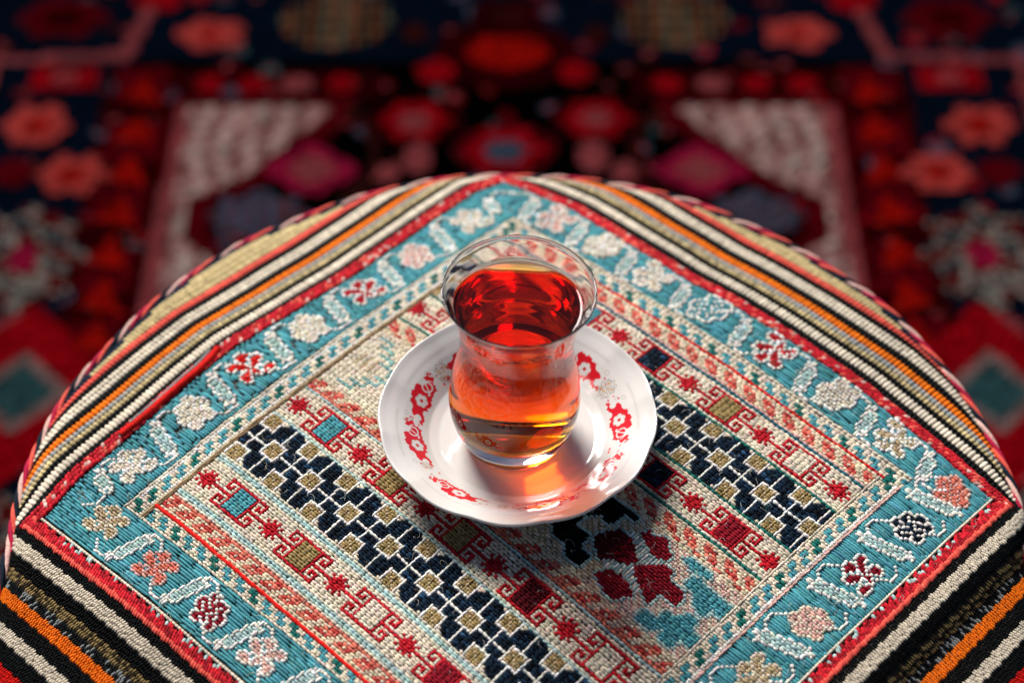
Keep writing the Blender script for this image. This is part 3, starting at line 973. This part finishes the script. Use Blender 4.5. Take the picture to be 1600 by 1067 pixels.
    # fine chain near the rim
    xx = ang * math.pi / 180 * .0487 / mm
    y = (rad - .0487) / mm
    per = 1.15
    g = np.abs(np.hypot(((xx / per + .5) % 1 - .5) * per, y) - .42) - .09
    seg = .5 + .5 * np.sin(ang * math.pi / 180 * 8 + .4)
    m_ = np.clip(-g / .12 + .5, 0, 1) * .5 * (seg > .25)
    blend(m_, (.33, .31, .27))
    return col
Ag, Rg = np.meshgrid(np.degrees(th), tr, indexing='ij')
ocol = ornament((Ag + 180) % 360 - 180, Rg)
V = saucer_xyz(tr[None, :] * np.ones((NA, 1)), tz[None, :] * np.ones((NA, 1)), th) + np.array([SC[0], SC[1], SZ])
dish = mesh_obj('dish', V.reshape(-1, 3), grid_quads(NA, len(tr), True), M_porcelain, saucer, col=ocol.reshape(-1, 3))
und = np.array([(top[-1][0], top[-1][1])] + lip + bot)
dns = []
for i in range(len(und) - 1):
    for q in range(4): dns.append(und[i] + (und[i + 1] - und[i]) * q / 4)
dns.append(und[-1]); dns = np.array(dns)
for _ in range(2):
    dns[1:-1] = (dns[:-2] + 2 * dns[1:-1] + dns[2:]) / 4
dns[0] = (tr[-1], tz[-1])
V = saucer_xyz(dns[None, :, 0] * np.ones((NA, 1)), dns[None, :, 1] * np.ones((NA, 1)), th) + np.array([SC[0], SC[1], SZ])
mesh_obj('rim_and_underside', V.reshape(-1, 3), grid_quads(NA, len(dns), True), M_porcelain, saucer,
         col=np.tile([.68, .655, .615], (NA * len(dns), 1)))

# ------------------------------------------------------------------ tea glass
GC = np.array([-0.0018, -0.0277]); GZ = SZ + .0036
def spline(p, n):
    p = np.array(p, float)
    k = len(p); out = []
    for i in range(k - 1):
        p0 = p[max(i - 1, 0)]; p1 = p[i]; p2 = p[i + 1]; p3 = p[min(i + 2, k - 1)]
        for q in range(n):
            u = q / n
            out.append(.5 * ((2 * p1) + (-p0 + p2) * u + (2 * p0 - 5 * p1 + 4 * p2 - p3) * u * u + (-p0 + 3 * p1 - 3 * p2 + p3) * u ** 3))
    out.append(p[-1])
    return np.array(out)
outer = spline([(0, .0030), (.008, .0028), (.0145, .0016), (.0165, .0003), (.0185, .0002), (.0202, .0016), (.0213, .0042), (.0228, .0078), (.0243, .0120), (.0254, .0175),
                (.0258, .0232), (.0253, .030), (.0241, .0375), (.0227, .0445), (.0219, .0515), (.0219, .0585), (.0228, .0655), (.0247, .0725), (.0267, .0780), (.0286, .0817)], 6)
inner = spline([(.0279, .0817), (.0258, .0780), (.0236, .0725), (.0216, .0655), (.0207, .0585), (.0207, .0515), (.0215, .0445), (.0228, .0375), (.0240, .030),
                (.0243, .0238), (.0236, .0188), (.0219, .0148), (.0188, .0121), (.0130, .0107), (.007, .0102), (0, .0101)], 6)
rimp = np.array([(.0289, .0822), (.0289, .0826), (.0286, .0829), (.0282, .0828), (.0279, .0823)])
lvl = .0752
mask_up = inner[:, 1] > lvl
rl = float(np.interp(lvl, inner[::-1, 1], inner[::-1, 0]))
prof = np.concatenate([outer, rimp, inner[mask_up], [[rl, lvl]]])
def lathe(name, prof, na, mat, parent, origin):
    a = np.linspace(0, 2 * math.pi, na, endpoint=False)
    V = np.stack([np.cos(a)[:, None] * prof[None, :, 0], np.sin(a)[:, None] * prof[None, :, 0], np.broadcast_to(prof[:, 1], (na, len(prof)))], -1) + np.array(origin)
    # close the poles
    V = V.reshape(-1, 3)
    q = grid_quads(na, len(prof), True)
    return mesh_obj(name, V, q, mat, parent)
glass = lathe('tea_glass', prof, 128, M_glass, None, (0, 0, 0))
glass.location = (GC[0], GC[1], GZ)
glass.rotation_euler = (0, math.radians(1.6), 0)
tag(glass, 'small clear tulip shaped tea glass standing on the saucer', 'glass')
# tea: its side is the inner wall of the glass, its top curves up where it meets the wall
ip = inner[::-1]
ip = ip[ip[:, 1] < lvl]
tp = np.concatenate([ip, [[rl, lvl], [rl - .0003, lvl - .0005], [rl - .0007, lvl - .0008], [rl - .0012, lvl - .00095], [rl - .0018, lvl - .0010], [rl - .0024, lvl - .0010], [rl - .0032, lvl - .0010], [rl * .5, lvl - .0010], [0, lvl - .0010]]])
tea = lathe('tea', tp, 128, M_tea, None, (0, 0, 0))
tea.location = (GC[0], GC[1], GZ)
tea.rotation_euler = (0, math.radians(1.6), 0)
tag(tea, 'clear red brown tea filling the glass almost to the rim', 'tea')
for o in (glass, tea):
    import bmesh
    bm_ = bmesh.new(); bm_.from_mesh(o.data)
    bmesh.ops.remove_doubles(bm_, verts=bm_.verts, dist=1e-6)
    bmesh.ops.recalc_face_normals(bm_, faces=bm_.faces)
    bm_.to_mesh(o.data); bm_.free()
att = tea.data.attributes.new("ior", 'FLOAT', 'FACE')
zs = np.array([p.center.z for p in tea.data.polygons]); rs_ = np.array([math.hypot(p.center.x, p.center.y) for p in tea.data.polygons])
nz_ = np.array([p.normal.z for p in tea.data.polygons])
att.data.foreach_set("value", np.where((zs > lvl - .0016) & (nz_ > .3), 1.34, .8933).astype(np.float32))

# ------------------------------------------------------------------ rug and floor
P = np.array([[-4, -4, FLOOR_Z - .012], [4, -4, FLOOR_Z - .012], [4, 4, FLOOR_Z - .012], [-4, 4, FLOOR_Z - .012]], float)
fl = mesh_obj('floor', P, np.array([[0, 1, 2, 3]]), M_floor, smooth=False); fl['kind'] = 'structure'
rug = thing('rug', (0, .4, FLOOR_Z - .010), 'dark navy and red knotted rug with cream corners on the floor behind the pouffe', 'rug')
q_ = .004
X = np.arange(-.76, .7601, q_); Y = np.arange(-.50, 1.3001, q_)
XC, YC = np.meshgrid((X[:-1] + X[1:]) / 2, (Y[:-1] + Y[1:]) / 2, indexing='ij')
XW = XC + .003 * noise2(XC, YC, 30, 8); YW = YC + .003 * noise2(XC, YC, 30, 9)
DX = np.abs(XW + .007)
RP = dict(navy=(.006, .016, .034), black=(.003, .003, .003), dred=(.060, .002, .005), red=(.42, .006, .018), redO=(.46, .014, .008), salmon=(.62, .10, .09), pink=(.40, .10, .11),
          cream=(.60, .36, .34), greyc=(.28, .27, .24), teal=(.06, .14, .15), brown=(.07, .014, .012), blue=(.10, .13, .19), mag=(.42, .02, .08), wine=(.16, .004, .014))
RC = np.zeros(XC.shape + (3,)); RC[:] = RP['navy']
RG = np.zeros(XC.shape, int); rnames = {0: 'rug_pile'}
def rput(mask, k, nm=None):
    RC[mask] = RP[k]
    if nm:
        g = len(rnames); rnames[g] = nm; RG[mask] = g
    return mask
def inpoly(px, py, poly):
    c = np.zeros(px.shape, bool); n = len(poly); j = n - 1
    for i in range(n):
        xi, yi = poly[i]; xj, yj = poly[j]
        if yi != yj:
            c ^= ((yi > py) != (yj > py)) & (px < (xj - xi) * (py - yi) / (yj - yi) + xi)
        j = i
    return c
def side_masks(mask, k, nm):
    for far_ in (True, False):
        for sgn in (-1, 1):
            m_ = mask & ((XW + .007) * sgn > 0) & ((YW > .36) == far_)
            if m_.any(): rput(m_, k, nm)
YM = np.where(YW < .36, .72 - YW, YW)           # the design repeats mirrored behind the pouffe
rput((DX < .30) & (YM < .712), 'black')
rput((DX > .262) & (DX < .318) & (YM < .705), 'dred')
rput((DX > .268) & (DX < .310) & (YM < .705) & (((YM * 14) % 1) > .35), 'wine')
for y in (.675, .63, .585, .54, .495, .45, .41, .37):
    side_masks(inpoly(DX, YM, [(.272, y - .018), (.304, y - .010), (.286, y + .018)]), 'redO', 'triangle_motif')
rput((DX > .10) & (DX < .262) & (YM > .663) & (YM < .70), 'dred')
for x in (.13, .165, .20, .235):
    side_masks((np.hypot(DX - x, (YM - .682) * 1.2) < .012), 'red' if x != .165 else 'pink', 'bud_motif')
side_masks(inpoly(DX, YM, [(.262, .664), (.115, .664), (.13, .63), (.19, .560), (.222, .545), (.222, .515), (.20, .49), (.13, .42), (.13, .36), (.262, .36)]), 'wine', 'spandrel_outline')
side_masks(inpoly(DX, YM, [(.260, .656), (.133, .656), (.145, .638), (.20, .574), (.237, .552), (.239, .510), (.215, .49), (.15, .425), (.15, .36), (.260, .36)]), 'cream', 'spandrel_motif')
sp = inpoly(DX, YM, [(.260, .656), (.133, .656), (.145, .638), (.20, .574), (.237, .552), (.239, .510), (.215, .49), (.15, .425), (.15, .36), (.260, .36)])
RC[sp & (DX > .249)] = RP['pink']
spn = .7 * np.sin(DX * 2 * math.pi / .021 + 1.2 * np.sin(YM * 70)) + 1.0 * noise2(XW, YM, 420, 31) + .8 * noise2(XW, YM, 700, 33)
RC[sp & (spn < -.35) & (DX < .249)] = (.32, .15, .14)
RC[sp & (spn > .55) & (DX < .249)] = (.68, .55, .50)
rput((DX > .205) & (DX < .222) & (YM > .508) & (YM < .545), 'dred')
# field motifs
def ell(dx, y, rx, ry, k, k2=None, nm='rosette_motif', f=.5, petals=0, mirror=True):
    an = np.arctan2((YM - y) / ry, (DX - dx) / rx)
    rr = np.hypot((DX - dx) / rx, (YM - y) / ry) / (1 + .13 * np.cos(petals * an) if petals else 1)
    m_ = rr < 1
    if dx == 0:
        rput(m_ & (YW > .36), k, nm); rput(m_ & (YW <= .36), k, nm)
    else: side_masks(m_, k, nm)
    if k2:
        RC[(rr < f)] = RP[k2]
    return rr
r1 = ell(0, .72, .058, .042, 'dred', nm='medallion_motif'); ell(0, .722, .034, .020, 'redO', nm='medallion_motif')
ell(0, .77, .03, .02, 'dred', 'brown', 'medallion_motif')
ell(.056, .697, .014, .014, 'red'); ell(.075, .745, .010, .012, 'brown')
ell(.070, .640, .036, .028, 'dred', nm='medallion_motif'); ell(.070, .640, .025, .021, 'red', 'pink', 'rosette_motif', .5, 6)
ell(0, .606, .038, .030, 'wine', nm='medallion_motif'); ell(0, .606, .028, .023, 'red', 'blue', 'rosette_motif', .55, 6)
ell(0, .642, .006, .012, 'wine'); ell(.066, .598, .011, .018, 'pink', nm='bud_motif'); ell(.090, .580, .012, .010, 'pink', nm='bud_motif'); ell(0, .55, .02, .02, 'wine', 'pink')
rb = ell(.138, .762, .044, .036, 'brown', nm='block_motif')
mk = rb < 1
tx = np.sin(DX * 2 * math.pi / .017)
RC[mk & (tx > .35)] = (.30, .13, .07); RC[mk & (tx < -.4)] = (.16, .17, .12); RC[mk & (np.sin(YM * 2 * math.pi / .016) > .75)] = (.05, .015, .01)
ell(.238, .745, .027, .019, 'salmon', 'redO', 'rosette_motif', .35, 5)
ell(.363, .765, .036, .024, 'wine', 'dred', 'rosette_motif', .5, 6)
ell(.286, .788, .020, .014, 'red', nm='bud_motif')
v = inpoly(DX, YM, [(.286, .778), (.296, .778), (.309, .722), (.41, .716), (.41, .708), (.300, .712)])
side_masks(v, 'pink', 'vine_motif')
side_masks((np.abs(DX - .410) < .004) & (YM > .42) & (YM < .72), 'pink', 'vine_motif')
side_masks((np.abs(DX - .352) < .026) & (np.abs(YM - .690) < .015), 'red', 'rectangle_motif')
RC[(np.hypot((DX - .352) / .010, (YM - .69) / .007) < 1)] = RP['pink']
ell(.366, .634, .025, .022, 'salmon', 'redO', 'rosette_motif', .42, 6); ell(.329, .580, .025, .021, 'salmon', 'redO', 'rosette_motif', .42, 6)
ell(.374, .580, .016, .016, 'wine')
rb = ell(.350, .490, .043, .050, 'greyc', nm='flower_motif', petals=8)
mk = rb < 1; mot = noise2(DX, YM, 260, 12) + .5 * noise2(DX, YM, 480, 13)
RC[mk & (mot < -.05)] = (.16, .02, .02); RC[mk & (mot > .30)] = (.02, .04, .06); RC[mk & (np.abs(mot) < .10)] = (.40, .34, .30); RC[rb < .28] = RP['mag']
ell(.340, .415, .025, .022, 'pink', 'blue'); 
side_masks(np.abs(DX - .335) + np.abs(YM - .36) * .9 < .075, 'red', 'lozenge_motif'); RC[(np.abs(DX - .335) + np.abs(YM - .36) < .026)] = RP['teal']; 
RC[(np.abs(np.abs(DX - .335) + np.abs(YM - .36) - .032) < .006)] = (.30, .20, .19)
ell(.147, .582, .032, .025, 'mag', 'pink', 'rosette_motif', .55, 4)
rb = ell(.184, .534, .034, .022, 'blue', nm='rosette_motif', petals=8); RC[(rb < .95) & (np.sin(DX * 500) > .2)] = (.18, .06, .07)
side_masks((np.abs(np.hypot((DX - .150), (YM - .600) * .9) - .052) < .0035) & (DX < .125), 'brown', 'field_outline')
# small filler flowers scattered over the dark grounds
dark_ = RC.max(-1) < .07
for _ in range(420):
    fx, fy = rng.uniform(-.46, .46), rng.uniform(.30, .86)
    rr_ = rng.uniform(.0045, .0095)
    hh = np.hypot(XW - fx, (YW - fy) * rng.uniform(.8, 1.4))
    mk = (hh < rr_) & dark_ & (RG == 0)
    RC[mk] = RP[('dred', 'wine', 'brown', 'blue', 'wine', 'red', 'brown', 'teal')[rng.integers(0, 8)]]
    RC[(hh < rr_ * .4) & mk] = RP['pink']
# outer borders
rput((DX > .46), 'dred'); rput((DX > .50) & (DX < .52), 'cream', 'guard_stripe'); rput((DX > .60), 'navy')
RC *= .31  # whole rug darkened: the shade it lies in is put into its colours
RC = RC ** 1.22 * 1.5
RC *= np.exp(rng.normal(0, .16, RC.shape[:2]))[..., None]
zj = rng.normal(0, .0007, (len(X), len(Y)))
XV, YV = np.meshgrid(X, Y, indexing='ij')
nx, ny = XC.shape
def rug_part(name, mask, parent, lift):
    ii, jj = np.nonzero(mask)
    if len(ii) == 0: return None
    n = len(ii)
    V = np.zeros((n, 4, 3), np.float32); cl = np.zeros((n, 4, 3), np.float32)
    for c_, (a, b_) in enumerate(((0, 0), (1, 0), (1, 1), (0, 1))):
        V[:, c_, 0] = XV[ii + a, jj + b_]; V[:, c_, 1] = YV[ii + a, jj + b_]
        V[:, c_, 2] = FLOOR_Z + zj[ii + a, jj + b_] + lift
        cl[:, c_] = RC[ii, jj]
    Q = np.arange(n * 4).reshape(-1, 4)
    return mesh_obj(name, V.reshape(-1, 3), Q, M_pile, parent, col=cl.reshape(-1, 3), smooth=False)
def components(mask):
    todo = set(zip(*[a.tolist() for a in np.nonzero(mask)])); out = []
    while todo:
        seed = todo.pop(); comp = [seed]; stack = [seed]
        while stack:
            i, j = stack.pop()
            for nb in ((i + 1, j), (i - 1, j), (i, j + 1), (i, j - 1)):
                if nb in todo: todo.remove(nb); comp.append(nb); stack.append(nb)
        out.append(comp)
    return out
for g, nm in rnames.items():
    if g == 0: continue
    for comp in components(RG == g):
        ij = np.array(comp)
        if len(comp) < 8: RG[ij[:, 0], ij[:, 1]] = 0; continue
        m_ = np.zeros(RG.shape, bool); m_[ij[:, 0], ij[:, 1]] = True
        rug_part(nm, m_, rug, .0012)
o = rug_part('rug_pile', RG == 0, rug, 0); o['kind'] = 'stuff'
bk = np.array([[x, y, FLOOR_Z - z] for z in (.0115, .0035) for (x, y) in ((-.76, -.5), (.76, -.5), (.76, 1.3), (-.76, 1.3))])
mesh_obj('rug_backing', bk, np.array([[0, 3, 2, 1], [4, 5, 6, 7], [0, 1, 5, 4], [1, 2, 6, 5], [2, 3, 7, 6], [3, 0, 4, 7]]), M_back, rug, smooth=False)
